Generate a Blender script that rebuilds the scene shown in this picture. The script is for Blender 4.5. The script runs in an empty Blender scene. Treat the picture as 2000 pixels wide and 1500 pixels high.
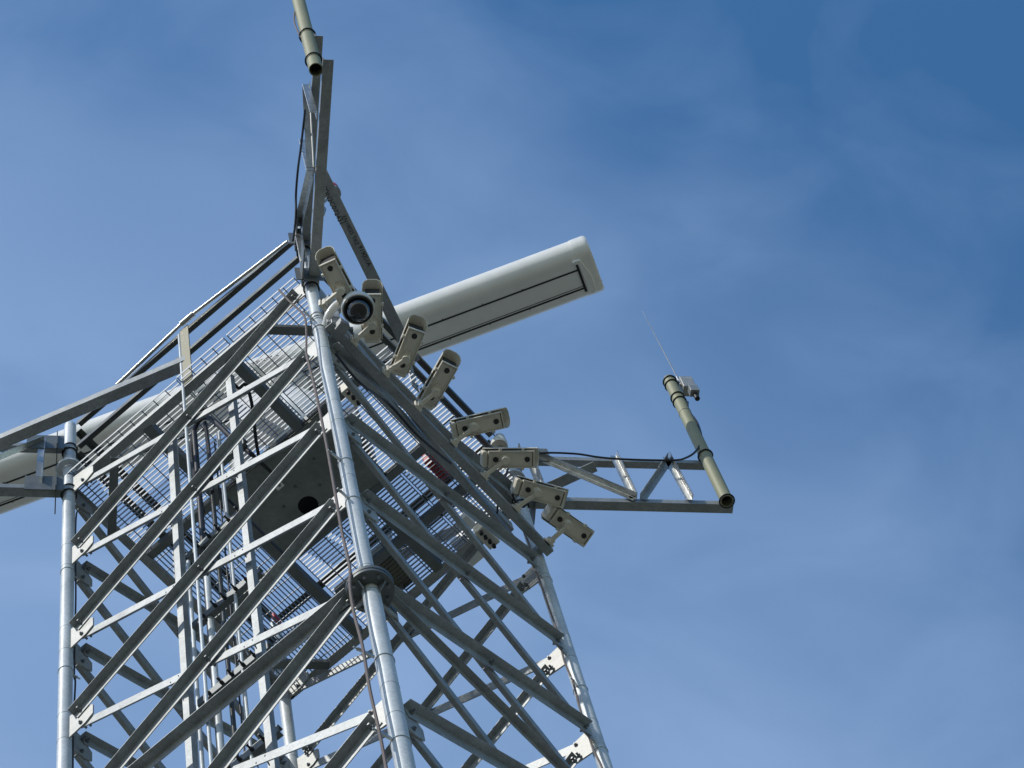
import bpy, math, random
from mathutils import Vector as V, Matrix
random.seed(7)
C = bpy.context.scene.collection
scene = bpy.context.scene
R = math.radians

# ------------------------------------------------------------------ camera
CAM = V((-1.658141, -8.288413, 1.6))
cr = V((0.9874907093729407, -0.08613755049229038, -0.13206975920820896))
cu = V((-0.02971527553790365, -0.9242514633490977, 0.3806261090581647))
cf = V((0.1548518689000318, 0.3719402571546129, 0.9152493342286177))
FPX = 5666.4
cd = bpy.data.cameras.new('camera')
cam = bpy.data.objects.new('camera', cd); C.objects.link(cam)
M = Matrix.Identity(4)
for i in range(3):
    M[i][0], M[i][1], M[i][2], M[i][3] = cr[i], cu[i], -cf[i], CAM[i]
cam.matrix_world = M
cd.sensor_width = 36.0
cd.lens = 36.0 * FPX / 2000.0
cd.clip_start = 0.1
cd.clip_end = 5000
scene.camera = cam

# ------------------------------------------------------------------ light
SUN_EL, SUN_AZ = 44.0, -149.0            # azimuth measured from +X towards +Y
world = bpy.data.worlds.new('World'); scene.world = world
world.use_nodes = True
nt = world.node_tree; nt.nodes.clear()
def wn(t, **kw):
    n = nt.nodes.new(t)
    for k, v in kw.items(): setattr(n, k, v)
    return n
out = wn('ShaderNodeOutputWorld'); bg = wn('ShaderNodeBackground'); bg.inputs[1].default_value = 0.125
sky = wn('ShaderNodeTexSky'); sky.sky_type = 'NISHITA'; sky.sun_disc = False
sky.sun_elevation = R(SUN_EL); sky.sun_rotation = R(90.0 - SUN_AZ)
sky.air_density = 1.3; sky.dust_density = 0.6; sky.ozone_density = 1.6
tc = wn('ShaderNodeTexCoord')
hs = wn('ShaderNodeHueSaturation'); hs.inputs['Saturation'].default_value = 1.32; hs.inputs['Value'].default_value = 1.09
nt.links.new(sky.outputs[0], hs.inputs['Color'])
def cloud(loc, rot, scl, ns, det, lo_, hi_, dist=0.0):
    mp = wn('ShaderNodeMapping'); mp.inputs['Location'].default_value = loc; mp.inputs['Rotation'].default_value = rot; mp.inputs['Scale'].default_value = scl
    n1 = wn('ShaderNodeTexNoise'); n1.inputs['Scale'].default_value = ns; n1.inputs['Detail'].default_value = det; n1.inputs['Roughness'].default_value = 0.5
    n1.inputs['Distortion'].default_value = dist
    mr = wn('ShaderNodeMapRange', interpolation_type='SMOOTHSTEP'); mr.inputs[1].default_value = lo_; mr.inputs[2].default_value = hi_
    nt.links.new(tc.outputs['Generated'], mp.inputs[0]); nt.links.new(mp.outputs[0], n1.inputs['Vector']); nt.links.new(n1.outputs[0], mr.inputs[0])
    return mr.outputs[0]
ca = cloud((8.445, 3.772, 12.472), (0, 0, 0.4), (1, 1, 1), 3.4, 2, 0.274, 0.731)
cb = cloud((2.0, 0.7, 0.1), (0.0, 0.0, 0.9), (1.0, 1.6, 1.0), 11.0, 5, 0.28, 0.76, 0.5)
mu = wn('ShaderNodeMath', operation='MULTIPLY_ADD'); mu.inputs[1].default_value = 0.62
nt.links.new(ca, mu.inputs[0])
mv = wn('ShaderNodeMath', operation='MULTIPLY'); mv.inputs[1].default_value = 0.38; nt.links.new(cb, mv.inputs[0]); nt.links.new(mv.outputs[0], mu.inputs[2])
# the veil of haze thickens towards the sun side and the horizon
gv = wn('ShaderNodeVectorMath', operation='DOT_PRODUCT'); gv.inputs[1].default_value = (-0.647, 1.18, -0.348)
nt.links.new(tc.outputs['Generated'], gv.inputs[0])
ms = wn('ShaderNodeMath', operation='MULTIPLY_ADD'); ms.inputs[1].default_value = 0.50; ms.inputs[2].default_value = 0.065
nt.links.new(mu.outputs[0], ms.inputs[0])
mw = wn('ShaderNodeMath', operation='ADD', use_clamp=True); nt.links.new(ms.outputs[0], mw.inputs[0]); nt.links.new(gv.outputs['Value'], mw.inputs[1])
mix = wn('ShaderNodeMix', data_type='RGBA')
mx = wn('ShaderNodeMath', operation='MINIMUM'); mx.inputs[1].default_value = 0.82; nt.links.new(mw.outputs[0], mx.inputs[0])
nt.links.new(mx.outputs[0], mix.inputs[0])
nt.links.new(hs.outputs[0], mix.inputs[6]); mix.inputs[7].default_value = (2.85, 4.13, 6.45, 1)
nt.links.new(mix.outputs[2], bg.inputs[0]); nt.links.new(bg.outputs[0], out.inputs[0])

sd = bpy.data.lights.new('sun', 'SUN'); sd.energy = 2.85; sd.angle = R(0.5); sd.color = (1.0, 0.955, 0.88)
sun = bpy.data.objects.new('sun', sd); C.objects.link(sun)
sdir = V((math.cos(R(SUN_AZ)) * math.cos(R(SUN_EL)), math.sin(R(SUN_AZ)) * math.cos(R(SUN_EL)), math.sin(R(SUN_EL))))
sun.rotation_euler = sdir.to_track_quat('Z', 'Y').to_euler(); sun.location = (-30, -15, 40)
scene.view_settings.view_transform = 'Standard'; scene.view_settings.look = 'None'
scene.view_settings.exposure = 0.0; scene.view_settings.gamma = 1.0

# ------------------------------------------------------------------ measuring
def ray(px, py): return (cf + cr * ((px - 1000) / FPX) - cu * ((py - 750) / FPX)).normalized()
def onz(px, py, z):
    d = ray(px, py); return CAM + d * ((z - CAM.z) / d.z)
def onpl(px, py, p0, n):
    d = ray(px, py); return CAM + d * ((p0 - CAM).dot(n) / d.dot(n))
S = 2.2; H = S / math.sqrt(2)
q = math.sqrt(0.5)
LEG = {'N': V((0, -H, 0)), 'R': V((H, 0, 0)), 'B': V((0, H, 0)), 'L': V((-H, 0, 0))}
FN = {'LN': V((-q, -q, 0)), 'NR': V((q, -q, 0)), 'LB': V((-q, q, 0)), 'RB': V((q, q, 0))}
def face(n, px, py, off=0.0): return onpl(px, py, FN[n] * (S / 2 + off), FN[n])
def ab(a, b, z): return V(((a - b) * q, (a + b) * q, z))     # a runs from N to R, b runs from N to L
Z = V((0, 0, 1))
LV = [19.852, 18.743, 17.577, 16.475, 15.309, 13.976]
while LV[-1] > 2.0: LV.append(LV[-1] - 1.15)

# ------------------------------------------------------------------ materials
def mat(name, col, rough=0.5, metal=0.0, var=0.0, scale=8.0, bump=0.0, col2=None, coat=0.0, streak=1.0, spots=0.0):
    m = bpy.data.materials.new(name); m.use_nodes = True
    t = m.node_tree; b = t.nodes['Principled BSDF']
    b.inputs['Roughness'].default_value = rough; b.inputs['Metallic'].default_value = metal
    if coat: b.inputs['Coat Weight'].default_value = coat
    tcn = t.nodes.new('ShaderNodeTexCoord')
    mpn = t.nodes.new('ShaderNodeMapping'); mpn.inputs['Scale'].default_value = (1, 1, streak)
    t.links.new(tcn.outputs['Object'], mpn.inputs[0])
    no = t.nodes.new('ShaderNodeTexNoise'); no.inputs['Scale'].default_value = scale; no.inputs['Detail'].default_value = 6
    no.inputs['Roughness'].default_value = 0.62
    t.links.new(mpn.outputs[0], no.inputs['Vector'])
    rp = t.nodes.new('ShaderNodeValToRGB')
    c1 = V(col[:3]); c2 = V(col2[:3]) if col2 else c1
    rp.color_ramp.elements[0].position = 0.3; rp.color_ramp.elements[1].position = 0.7
    rp.color_ramp.elements[0].color = (*(c1 * (1 - var)), 1); rp.color_ramp.elements[1].color = (*(c2 * (1 + var)), 1)
    t.links.new(no.outputs[0], rp.inputs[0])
    last = rp.outputs[0]
    if spots:
        vo = t.nodes.new('ShaderNodeTexVoronoi'); vo.inputs['Scale'].default_value = 70
        t.links.new(tcn.outputs['Object'], vo.inputs['Vector'])
        sr = t.nodes.new('ShaderNodeValToRGB'); sr.color_ramp.elements[0].color = (1 - spots,) * 3 + (1,)
        sr.color_ramp.elements[1].color = (1 + spots * .5,) * 3 + (1,)
        t.links.new(vo.outputs['Color'], sr.inputs[0])
        mm = t.nodes.new('ShaderNodeMix'); mm.data_type = 'RGBA'; mm.blend_type = 'MULTIPLY'; mm.inputs[0].default_value = 1
        t.links.new(last, mm.inputs[6]); t.links.new(sr.outputs[0], mm.inputs[7]); last = mm.outputs[2]
    t.links.new(last, b.inputs['Base Color'])
    rr = t.nodes.new('ShaderNodeMapRange'); rr.inputs[3].default_value = max(0.05, rough - 0.1); rr.inputs[4].default_value = min(1, rough + 0.12)
    t.links.new(no.outputs[0], rr.inputs[0]); t.links.new(rr.outputs[0], b.inputs['Roughness'])
    if bump:
        bp = t.nodes.new('ShaderNodeBump'); bp.inputs['Strength'].default_value = bump; bp.inputs['Distance'].default_value = 0.004
        t.links.new(no.outputs[0], bp.inputs['Height']); t.links.new(bp.outputs[0], b.inputs['Normal'])
    return m
MT = dict(
    galv=mat('galvanised_steel', (0.31, 0.33, 0.335), 0.46, 0.30, 0.20, 6, 0.2, spots=0.2),
    pipe=mat('galvanised_tube', (0.58, 0.62, 0.64), 0.46, 0.15, 0.2, 5, 0.12, streak=0.4, spots=0.14),
    plate=mat('galvanised_plate', (0.37, 0.38, 0.37), 0.5, 0.3, 0.18, 8, 0.15, spots=0.12),
    dark=mat('dull_steel', (0.16, 0.175, 0.175), 0.5, 0.5, 0.2, 8, 0.1),
    floor=mat('weathered_floor_plate', (0.20, 0.215, 0.205), 0.55, 0.3, 0.3, 5, 0.2, spots=0.1),
    bright=mat('new_zinc', (0.55, 0.56, 0.54), 0.28, 0.8, 0.16, 14, 0.2, spots=0.2),
    bolt=mat('bolt_steel', (0.20, 0.21, 0.22), 0.4, 0.6, 0.15, 20),
    grate=mat('grating_steel', (0.25, 0.275, 0.30), 0.45, 0.4, 0.1, 12),
    rail=mat('handrail_steel', (0.10, 0.105, 0.095), 0.3, 0.7, 0.15, 8),
    white=mat('radome_white', (0.90, 0.89, 0.85), 0.33, 0.0, 0.05, 5, coat=0.2),
    cream=mat('cream_paint', (0.70, 0.66, 0.56), 0.42, 0.0, 0.05, 14),
    camwhite=mat('white_plastic', (0.78, 0.78, 0.76), 0.35, 0.0, 0.02, 6, coat=0.2),
    black=mat('black_rubber', (0.012, 0.012, 0.013), 0.45, 0, 0.2, 10),
    seam=mat('dark_seam', (0.02, 0.021, 0.022), 0.6),
    void=mat('interior_shade', (0.01, 0.01, 0.01), 0.9),  # near-black colour standing in for shade inside openings
    khaki=mat('khaki_tube', (0.27, 0.275, 0.175), 0.6, 0.1, 0.10, 7, 0.08, streak=0.3),
    cable=mat('cable_black', (0.015, 0.016, 0.02), 0.4, 0, 0.1, 30),
    ground=mat('earth_cable', (0.15, 0.115, 0.10), 0.55, 0, 0.15, 30),
    red=mat('red_paint', (0.42, 0.02, 0.03), 0.4, 0, 0.1, 10),
    ink=mat('stamp_ink', (0.02, 0.02, 0.025), 0.7),
    soil=mat('gravel_ground', (0.13, 0.12, 0.10), 0.95, 0, 0.35, 0.8, 0.6, col2=(0.11, 0.115, 0.08)),
    conc=mat('concrete', (0.32, 0.31, 0.29), 0.9, 0, 0.12, 3, 0.3),
    yellow=mat('yellowed_plate', (0.15, 0.145, 0.09), 0.5, 0.2, 0.08, 8),
)
gm = bpy.data.materials.new('smoked_dome'); gm.use_nodes = True
gb = gm.node_tree.nodes['Principled BSDF']
gb.inputs['Base Color'].default_value = (0.008, 0.008, 0.012, 1); gb.inputs['Roughness'].default_value = 0.12
gb.inputs['Coat Weight'].default_value = 0.7; gb.inputs['IOR'].default_value = 1.5
MT['glass'] = gm

# ------------------------------------------------------------------ mesh builder
def frame(d, up=None):
    d = d.normalized()
    if up is None or abs(d.dot(up.normalized())) > 0.999: up = Z if abs(d.z) < 0.95 else V((1, 0, 0))
    x = (up - d * up.dot(d)).normalized()
    return x, d.cross(x).normalized(), d
class MB:
    def __init__(s): s.v = []; s.f = []; s.sm = []
    def add(s, vs, fs, smooth=False):
        o = len(s.v); s.v += [V(p) for p in vs]; s.f += [tuple(i + o for i in f) for f in fs]; s.sm += [smooth] * len(fs); return s
    def loft(s, rings, smooth=False, cap=True, closed=True):
        n = len(rings[0]); vs = [p for r in rings for p in r]; fs = []
        for i in range(len(rings) - 1):
            for j in range(n if closed else n - 1):
                k = (j + 1) % n; fs.append((i * n + j, i * n + k, (i + 1) * n + k, (i + 1) * n + j))
        s.add(vs, fs, smooth)
        if cap:
            s.add(rings[0], [tuple(range(n))[::-1]]); s.add(rings[-1], [tuple(range(n))])
        return s
    def prism(s, poly, p1, p2, ax, ay, smooth=False):     # poly in (ax, ay), swept p1 -> p2
        return s.loft([[p + ax * x + ay * y for x, y in poly] for p in (p1, p2)], smooth)
    def box(s, c, x, y, z):                                # half-axes as vectors
        c = V(c); x, y, z = V(x), V(y), V(z)
        vs = [c + x * i + y * j + z * k for k in (-1, 1) for i, j in ((-1, -1), (1, -1), (1, 1), (-1, 1))]
        return s.add(vs, [(3, 2, 1, 0), (4, 5, 6, 7), (0, 1, 5, 4), (1, 2, 6, 5), (2, 3, 7, 6), (3, 0, 4, 7)])
    def bar(s, p1, p2, w, t, up=None):                     # w along 'up', t across
        x, y, d = frame(p2 - p1, up)
        return s.prism([(-w / 2, -t / 2), (w / 2, -t / 2), (w / 2, t / 2), (-w / 2, t / 2)], p1, p2, x, y)
    def angle(s, p1, p2, da, db, w=0.08, t=0.008):         # heel on p1-p2, legs along da and db
        d = (p2 - p1).normalized()
        da = (da - d * da.dot(d)).normalized(); db = (db - d * db.dot(d)); db = (db - da * db.dot(da)).normalized()
        e = t * .35
        return s.prism([(0, 0), (w - e, 0), (w, e), (w, t), (t + e, t), (t, t + e), (t, w), (e, w), (0, w - e)], p1, p2, da, db)
    def angle2(s, p1, p2, da, db, wa, wb, t=0.007):
        d = (p2 - p1).normalized()
        da = (da - d * da.dot(d)).normalized(); db = (db - d * db.dot(d)); db = (db - da * db.dot(da)).normalized(); e = t * .35
        return s.prism([(0, 0), (wa - e, 0), (wa, e), (wa, t), (t, t), (t, wb), (e, wb), (0, wb - e)], p1, p2, da, db)
    def channel(s, p1, p2, dw, dd, w=0.1, d_=0.05, t=0.007):   # web along dw centred, flanges along dd
        d = (p2 - p1).normalized()
        dw = (dw - d * dw.dot(d)).normalized(); dd = (dd - d * dd.dot(d)); dd = (dd - dw * dd.dot(dw)).normalized()
        h = w / 2
        return s.prism([(-h, 0), (h, 0), (h, d_), (h - t, d_), (h - t, t), (-h + t, t), (-h + t, d_), (-h, d_)], p1, p2, dw, dd)
    def tube(s, pts, r, n=12, cap=True, hollow=False):
        pts = [V(p) for p in pts]; rings = []; x = None
        for i, p in enumerate(pts):
            d = (pts[min(i + 1, len(pts) - 1)] - pts[max(i - 1, 0)]).normalized()
            if x is None: x, y, _ = frame(d)
            else:
                x = (x - d * x.dot(d)).normalized(); y = d.cross(x)
            rr = r[i] if isinstance(r, (list, tuple)) else r
            rings.append([p + (x * math.cos(2 * math.pi * k / n) + y * math.sin(2 * math.pi * k / n)) * rr for k in range(n)])
        return s.loft(rings, True, cap and not hollow)
    def lathe(s, prof, o, axis, n=24, up=None):
        x, y, d = frame(axis, up); o = V(o)
        rings = [[o + d * h + (x * math.cos(2 * math.pi * k / n) + y * math.sin(2 * math.pi * k / n)) * max(r, 1e-4) for k in range(n)] for r, h in prof]
        return s.loft(rings, True, False)
    def ring(s, c, axis, ro, ri, th, n=28):
        return s.lathe([(ri, 0), (ro, 0), (ro, th), (ri, th), (ri, 0)], c, axis, n)
    def torus(s, c, axis, Rr, r, n=24, arc=(0, 360), up=None):
        x, y, d = frame(axis, up); full = arc[1] - arc[0] >= 360
        pts = [c + (x * math.cos(R(a)) + y * math.sin(R(a))) * Rr for a in [arc[0] + (arc[1] - arc[0]) * i / n for i in range(n + 1)]]
        return s.tube(pts, r, 8, not full)
    def bolt(s, c, axis, r=0.013, h=0.012, sh=0.018):
        x, y, d = frame(axis); c = V(c)
        def hexa(rad, z): return [c + d * z + (x * math.cos(math.pi * k / 3) + y * math.sin(math.pi * k / 3)) * rad for k in range(6)]
        s.loft([hexa(r, 0), hexa(r, h)])
        return s.tube([c + d * h, c + d * (h + sh)], r * 0.55, 8)
    def build(s, name, m, parent=None, bevel=0.0):
        me = bpy.data.meshes.new(name)
        o = V(parent.get('_o', (0, 0, 0))) if parent else V((0, 0, 0))
        me.from_pydata([p - o for p in s.v], [], s.f); me.update()
        me.polygons.foreach_set('use_smooth', s.sm)
        import bmesh
        bm = bmesh.new(); bm.from_mesh(me); bmesh.ops.remove_doubles(bm, verts=bm.verts, dist=2e-5); bmesh.ops.recalc_face_normals(bm, faces=bm.faces); bm.to_mesh(me); bm.free()
        me.set_sharp_from_angle(angle=R(42))
        me.materials.append(MT[m] if isinstance(m, str) else m)
        ob = bpy.data.objects.new(name, me); C.objects.link(ob)
        if parent: ob.parent = parent; ob['_o'] = tuple(o)
        if bevel:
            b = ob.modifiers.new('bevel', 'BEVEL'); b.width = bevel; b.segments = 2; b.limit_method = 'ANGLE'
        return ob
def build_split(mb, name, m, parent, bevel=0.0):
    # one object per connected piece
    par = list(range(len(mb.v)))
    def fd(i):
        while par[i] != i: par[i] = par[par[i]]; i = par[i]
        return i
    key = {}
    for i, p in enumerate(mb.v):
        k_ = (round(p.x, 5), round(p.y, 5), round(p.z, 5))
        if k_ in key: par[fd(i)] = fd(key[k_])
        else: key[k_] = i
    for f in mb.f:
        for j in f[1:]: par[fd(j)] = fd(f[0])
    gr = {}
    for f, sm_ in zip(mb.f, mb.sm): gr.setdefault(fd(f[0]), []).append((f, sm_))
    res = []
    for fs in gr.values():
        ids = sorted({i for f, _ in fs for i in f}); mp_ = {i: n for n, i in enumerate(ids)}
        b = MB(); b.v = [mb.v[i] for i in ids]; b.f = [tuple(mp_[i] for i in f) for f, _ in fs]; b.sm = [x for _, x in fs]
        res.append(b.build(name, m, parent, bevel))
    return res
def tag(o, label, cat, group=None):
    o['label'] = label; o['category'] = cat
    if group: o['group'] = group
    return o
def thing(name, label, cat, loc=(0, 0, 0), group=None):
    o = bpy.data.objects.new(name, None); C.objects.link(o); o.location = loc; o.empty_display_size = 0.2
    o['_o'] = tuple(loc); return tag(o, label, cat, group)
def spline(pts, n=8):
    pts = [V(p) for p in pts]; res = []
    for i in range(len(pts) - 1):
        p0, p1, p2, p3 = pts[max(i - 1, 0)], pts[i], pts[i + 1], pts[min(i + 2, len(pts) - 1)]
        for k in range(n):
            t = k / n
            res.append(0.5 * ((2 * p1) + (p2 - p0) * t + (2 * p0 - 5 * p1 + 4 * p2 - p3) * t * t + (3 * p1 - p0 - 3 * p2 + p3) * t ** 3))
    return res + [pts[-1]]
def text(name, body, size, origin, xdir, ydir, m, parent, ext=0.0006, font=None):
    cu_ = bpy.data.curves.new(name, 'FONT'); cu_.body = body; cu_.size = size; cu_.extrude = ext
    cu_.align_x = 'CENTER'; cu_.align_y = 'CENTER'
    to = bpy.data.objects.new('tmp', cu_); C.objects.link(to)
    bpy.context.view_layer.update()
    me = bpy.data.meshes.new_from_object(to.evaluated_get(bpy.context.evaluated_depsgraph_get()))
    bpy.data.objects.remove(to)
    xdir = xdir.normalized(); ydir = (ydir - xdir * ydir.dot(xdir)).normalized(); zd = xdir.cross(ydir)
    o = V(parent.get('_o', (0, 0, 0)))
    for v in me.vertices: v.co = origin + xdir * v.co.x + ydir * v.co.y + zd * v.co.z - o
    me.name = name; me.materials.clear(); me.materials.append(MT[m])
    ob = bpy.data.objects.new(name, me); C.objects.link(ob); ob.parent = parent; ob['_o'] = tuple(o)
    return ob

# ------------------------------------------------------------------ ground
g = MB(); g.add([(-1500, -1500, 0), (1500, -1500, 0), (1500, 1500, 0), (-1500, 1500, 0)], [(0, 1, 2, 3)])
go = g.build('ground', 'soil'); go['kind'] = 'structure'

# ------------------------------------------------------------------ tower
tower = thing('lattice_tower', 'galvanised lattice tower on four tubular legs with a grating platform at its top', 'tower', (0, 0, 0))
RT, RBt = 0.051, 0.066                                # tube radii above and below each leg flange
FLZ_ = {'N': (15.28, RT + .007), 'L': (15.28, RT), 'R': (15.28, RT), 'B': (15.28, RT)}
TOP = 20.93
for n in 'NLRB':
    p = LEG[n]
    ztop = TOP
    rt = 0.043
    m = MB(); m.tube([p + Z * 0.1, p + Z * 15.25], 0.049, 32); m.tube([p + Z * 15.25, p + Z * ztop], rt, 32)
    lg = m.build('leg', 'pipe', tower)
    f_ = MB(); f_.ring(p + Z * 15.215, Z, 0.126, 0.04, 0.024, 48); f_.ring(p + Z * 15.242, Z, 0.129, 0.04, 0.028, 48)
    f_.build('flange', 'dark', lg)
    bb = MB()
    for k in range(8):
        a = R(k * 45 + 20); c = p + V((math.cos(a) * .098, math.sin(a) * .098, 15.215))
        bb.bolt(c, -Z, 0.012, 0.012, 0.016)
    bb.build('flange_bolts', 'bolt', lg)['kind'] = 'stuff'
    st = MB()
    for k in range(4):
        a = R(k * 90 + 45); d = V((math.cos(a), math.sin(a), 0)); t_ = V((-d.y, d.x, 0)) * .004
        v0 = [p + d * .045 + Z * 15.13, p + d * .045 + Z * 15.214, p + d * .10 + Z * 15.214, p + d * .10 + Z * 15.195]
        st.loft([[x - t_ for x in v0], [x + t_ for x in v0]])
    build_split(st, 'stiffener', 'dark', lg)
    if n != 'N':
        f2 = MB(); f2.ring(p + Z * 20.15, Z, 0.092, 0.05, 0.022, 40); f2.build('collar', 'pipe', lg)
    else:
        f2 = MB(); f2.ring(p + Z * 20.9, Z, 0.050, 0.0, 0.012, 32); f2.build('collar', 'pipe', lg)
    wl = MB()                                            # weld / seam rings and straps on the tube
    for z in [v + dz for v in LV[:7] for dz in (-.14, .16)]:
        wl.torus(p + Z * z, Z, 0.0432 if z > 15.25 else 0.0492, 0.0011, 28)
    build_split(wl, 'band', 'dark', lg)
    ft = MB(); ft.box(p + Z * 0.11, (.2, 0, 0), (0, .2, 0), (0, 0, .012)); ft.build('base_plate', 'galv', tower)

FACES = {'LN': ('L', 'N'), 'NR': ('N', 'R'), 'RB': ('R', 'B'), 'LB': ('B', 'L')}
NB = 8
lower = MB()
for fn, (A, B) in FACES.items():
    pa, pb = LEG[A], LEG[B]; n = FN[fn]; d = (pb - pa).normalized()
    up = Z
    for k in range(len(LV)):
        for leg_, sgn in ((pa, 1), (pb, -1)):
            z = LV[k]; e = d * sgn
            fl = (k == 4)
            hh = .125
            tgt = MB() if k < NB else lower
            c0 = leg_ + e * .035
            slope = .10
            tl = .03 if sgn > 0 else -.03
            poly = [c0 + Z * (z - hh), c0 + Z * (z + hh), c0 + e * .10 + Z * (z + hh - .02), c0 + e * .19 + Z * (z + hh - .09), c0 + e * .19 + Z * (z - hh + .06), c0 + e * .13 + Z * (z - hh + .02)]
            if fl: poly = [c0 + Z * (z - .15), c0 + Z * (z + .085), c0 + e * .18 + Z * (z + .06), c0 + e * .18 + Z * (z - .13)]
            tgt.loft([[x - n * .005 for x in poly], [x + n * .005 for x in poly]])
            if k < NB: tgt.build('gusset_plate', 'plate', tower)
    # X braces. for LN / LB: outer = descending, see notes
    w = .072
    def brace(p, q_, outside, ztop_flange):
        dd = (q_ - p).normalized()
        perp = (Z - dd * Z.dot(dd)).normalized()
        s_ = n if outside else -n
        heel_off = s_ * .006
        en = .105 if outside else .155
        a_ = p + dd * en + perp * (w / 2) + heel_off; b_ = q_ - dd * en + perp * (w / 2) + heel_off
        return a_, b_, -perp, s_
    for k in range(len(LV) - 1):
        for (p, q_, outside) in ((pa + Z * LV[k], pb + Z * LV[k + 1], False), (pa + Z * LV[k + 1], pb + Z * LV[k], True)):
            a_, b_, da, db = brace(p, q_, outside, 0)
            tgt = MB() if k < NB - 1 else lower
            tgt.angle2(a_, b_, da, db, *((.079, .057) if outside else (.070, .046)), .006)
            if k < NB - 1:
                br = tgt.build('brace', 'galv', tower)
                bo = MB(); dd = (q_ - p).normalized(); s_ = n if outside else -n
                for c in ((p + dd * .15, q_ - dd * .15, p + dd * .19, q_ - dd * .19) if not outside else (p + dd * .15, q_ - dd * .15)):
                    bo.bolt(c + s_ * .013, s_, .014, .012, .018)
                bo.bolt((p + q_) / 2 + s_ * .013, s_, .014, .012, .018)
                bo.bolt(p + dd * .15 - s_ * .006, -s_, .013, .01, .008); bo.bolt(q_ - dd * .15 - s_ * .006, -s_, .013, .01, .008)
                bo.build('bolts', 'bolt', br)['kind'] = 'stuff'
    # true horizontal at the flange joint
    p, q_ = pa + Z * (LV[4] - .06), pb + Z * (LV[4] - .06)
    a_, b_, da, db = brace(p, q_, True, 0)
    hw = .068 if fn == 'LN' else .048
    MB().angle(a_ + n * .012, b_ + n * .012, da, db, hw, .007).build('horizontal_brace', 'galv', tower)
lo = lower.build('lower_bracing', 'galv', tower); lo['kind'] = 'stuff'

# ---- platform
ZP = 20.0
A0, A1, B0, B1 = -1.10, 1.2, -1.06, 1.14
gra = MB()
def grate_panel(a0, a1, b0, b1, along_b=True, z=ZP + .02):
    if along_b:
        n_ = int((a1 - a0) / .0300)
        for i in range(n_ + 1):
            a = a0 + (a1 - a0) * i / n_
            gra.box(ab(a, (b0 + b1) / 2, z), ab(.0016, 0, 0), ab(0, (b1 - b0) / 2, 0), (0, 0, .012))
        m_ = int((b1 - b0) / .1)
        for i in range(m_ + 1):
            b = b0 + (b1 - b0) * i / m_
            gra.box(ab((a0 + a1) / 2, b, z + .006), ab((a1 - a0) / 2, 0, 0), ab(0, .0028, 0), (0, 0, .0045))
    else:
        n_ = int((b1 - b0) / .0300)
        for i in range(n_ + 1):
            b = b0 + (b1 - b0) * i / n_
            gra.box(ab((a0 + a1) / 2, b, z), ab((a1 - a0) / 2, 0, 0), ab(0, .0016, 0), (0, 0, .012))
        m_ = int((a1 - a0) / .1)
        for i in range(m_ + 1):
            a = a0 + (a1 - a0) * i / m_
            gra.box(ab(a, (b0 + b1) / 2, z + .006), ab(.0028, 0, 0), ab(0, (b1 - b0) / 2, 0), (0, 0, .0045))
GA, GB = A0 - .052, B0 - .09
grate_panel(GA, -.36, B0 + .05, -.40); grate_panel(GA, -.36, -.37, .055); grate_panel(GA + .012, -.36, .07, B1 + .02)
grate_panel(-.34, .36, GB, -.40); grate_panel(-.33, A1 + .05, .41, B1 + .02, False)
grate_panel(.37, A1 + .05, GB, -.60); grate_panel(.37, A1 + .05, -.58, -.02); grate_panel(.37, A1 + .05, 0.0, .37)
gra.build('grating', 'grate', tower)
grb = MB()
for p1, p2, dd in ((ab(A0, B0, 0), ab(A0, B1, 0), ab(1, 0, 0)), (ab(A1, B0, 0), ab(A1, B1, 0), ab(-1, 0, 0)), (ab(A0, B0, 0), ab(A1, B0, 0), ab(0, 1, 0)), (ab(A0, B1, 0), ab(A1, B1, 0), ab(0, -1, 0))):
    MB().angle2(p1 + Z * (ZP - .085), p2 + Z * (ZP - .085), Z, dd, .05, .065).build('edge_channel', 'galv', tower)
for b_, mm in ((-.36, 'galv'), (.39, 'galv')):
    MB().channel(ab(A0 + .05, b_, ZP - .05), ab(A1 - .05, b_, ZP - .05), Z, ab(0, 1, 0), .10, .07).build('floor_beam', 'dark', tower, .001)
for a_, b0_, b1_ in ((-.345, -1.0, 1.09), (.35, -1.0, 1.09), (.78, -1.0, .33)):
    MB().channel(ab(a_, b0_, ZP - .035), ab(a_, b1_, ZP - .035), Z, ab(1, 0, 0), .07, .06).build('floor_beam', 'dark', tower, .001)
# small levelling braces under the platform near the legs
for cn, sa, sb in (('N', 1, 1), ('B', -1, -1), ('L', 1, -1)):
    c = LEG[cn]; d1 = ab(sa, 0, 0); d2 = ab(0, sb, 0)
    MB().channel(c + d1 * .42 + Z * 19.72, c + d2 * .42 + Z * 19.72, d1 + d2, Z, .06, .04).build('corner_brace', 'dark', tower)
# equipment base plate with a round hole under the turning unit
bp = MB()
pa0, pa1, pb0, pb1 = -.33, .335, -.52, .37
hc = ab(.135, .01, 0); hr = .072; N_ = 32
x_, y_ = ab(1, 0, 0), ab(0, 1, 0)
outer = []
corners = [(pa1, pb1), (pa0, pb1), (pa0, pb0), (pa1, pb0)]
def boxpt(ang):
    ca, sa = math.cos(ang), math.sin(ang); ha, hb = .135, .01
    ts = []
    if ca > 1e-6: ts.append((pa1 - ha) / ca)
    if ca < -1e-6: ts.append((pa0 - ha) / ca)
    if sa > 1e-6: ts.append((pb1 - hb) / sa)
    if sa < -1e-6: ts.append((pb0 - hb) / sa)
    t = min(ts); return ab(ha + ca * t, hb + sa * t, 0)
angs = sorted([2 * math.pi * k / N_ for k in range(N_)] + [math.atan2(b - .01, a - .135) % (2 * math.pi) for a, b in corners])
zi = ZP - .105
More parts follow.
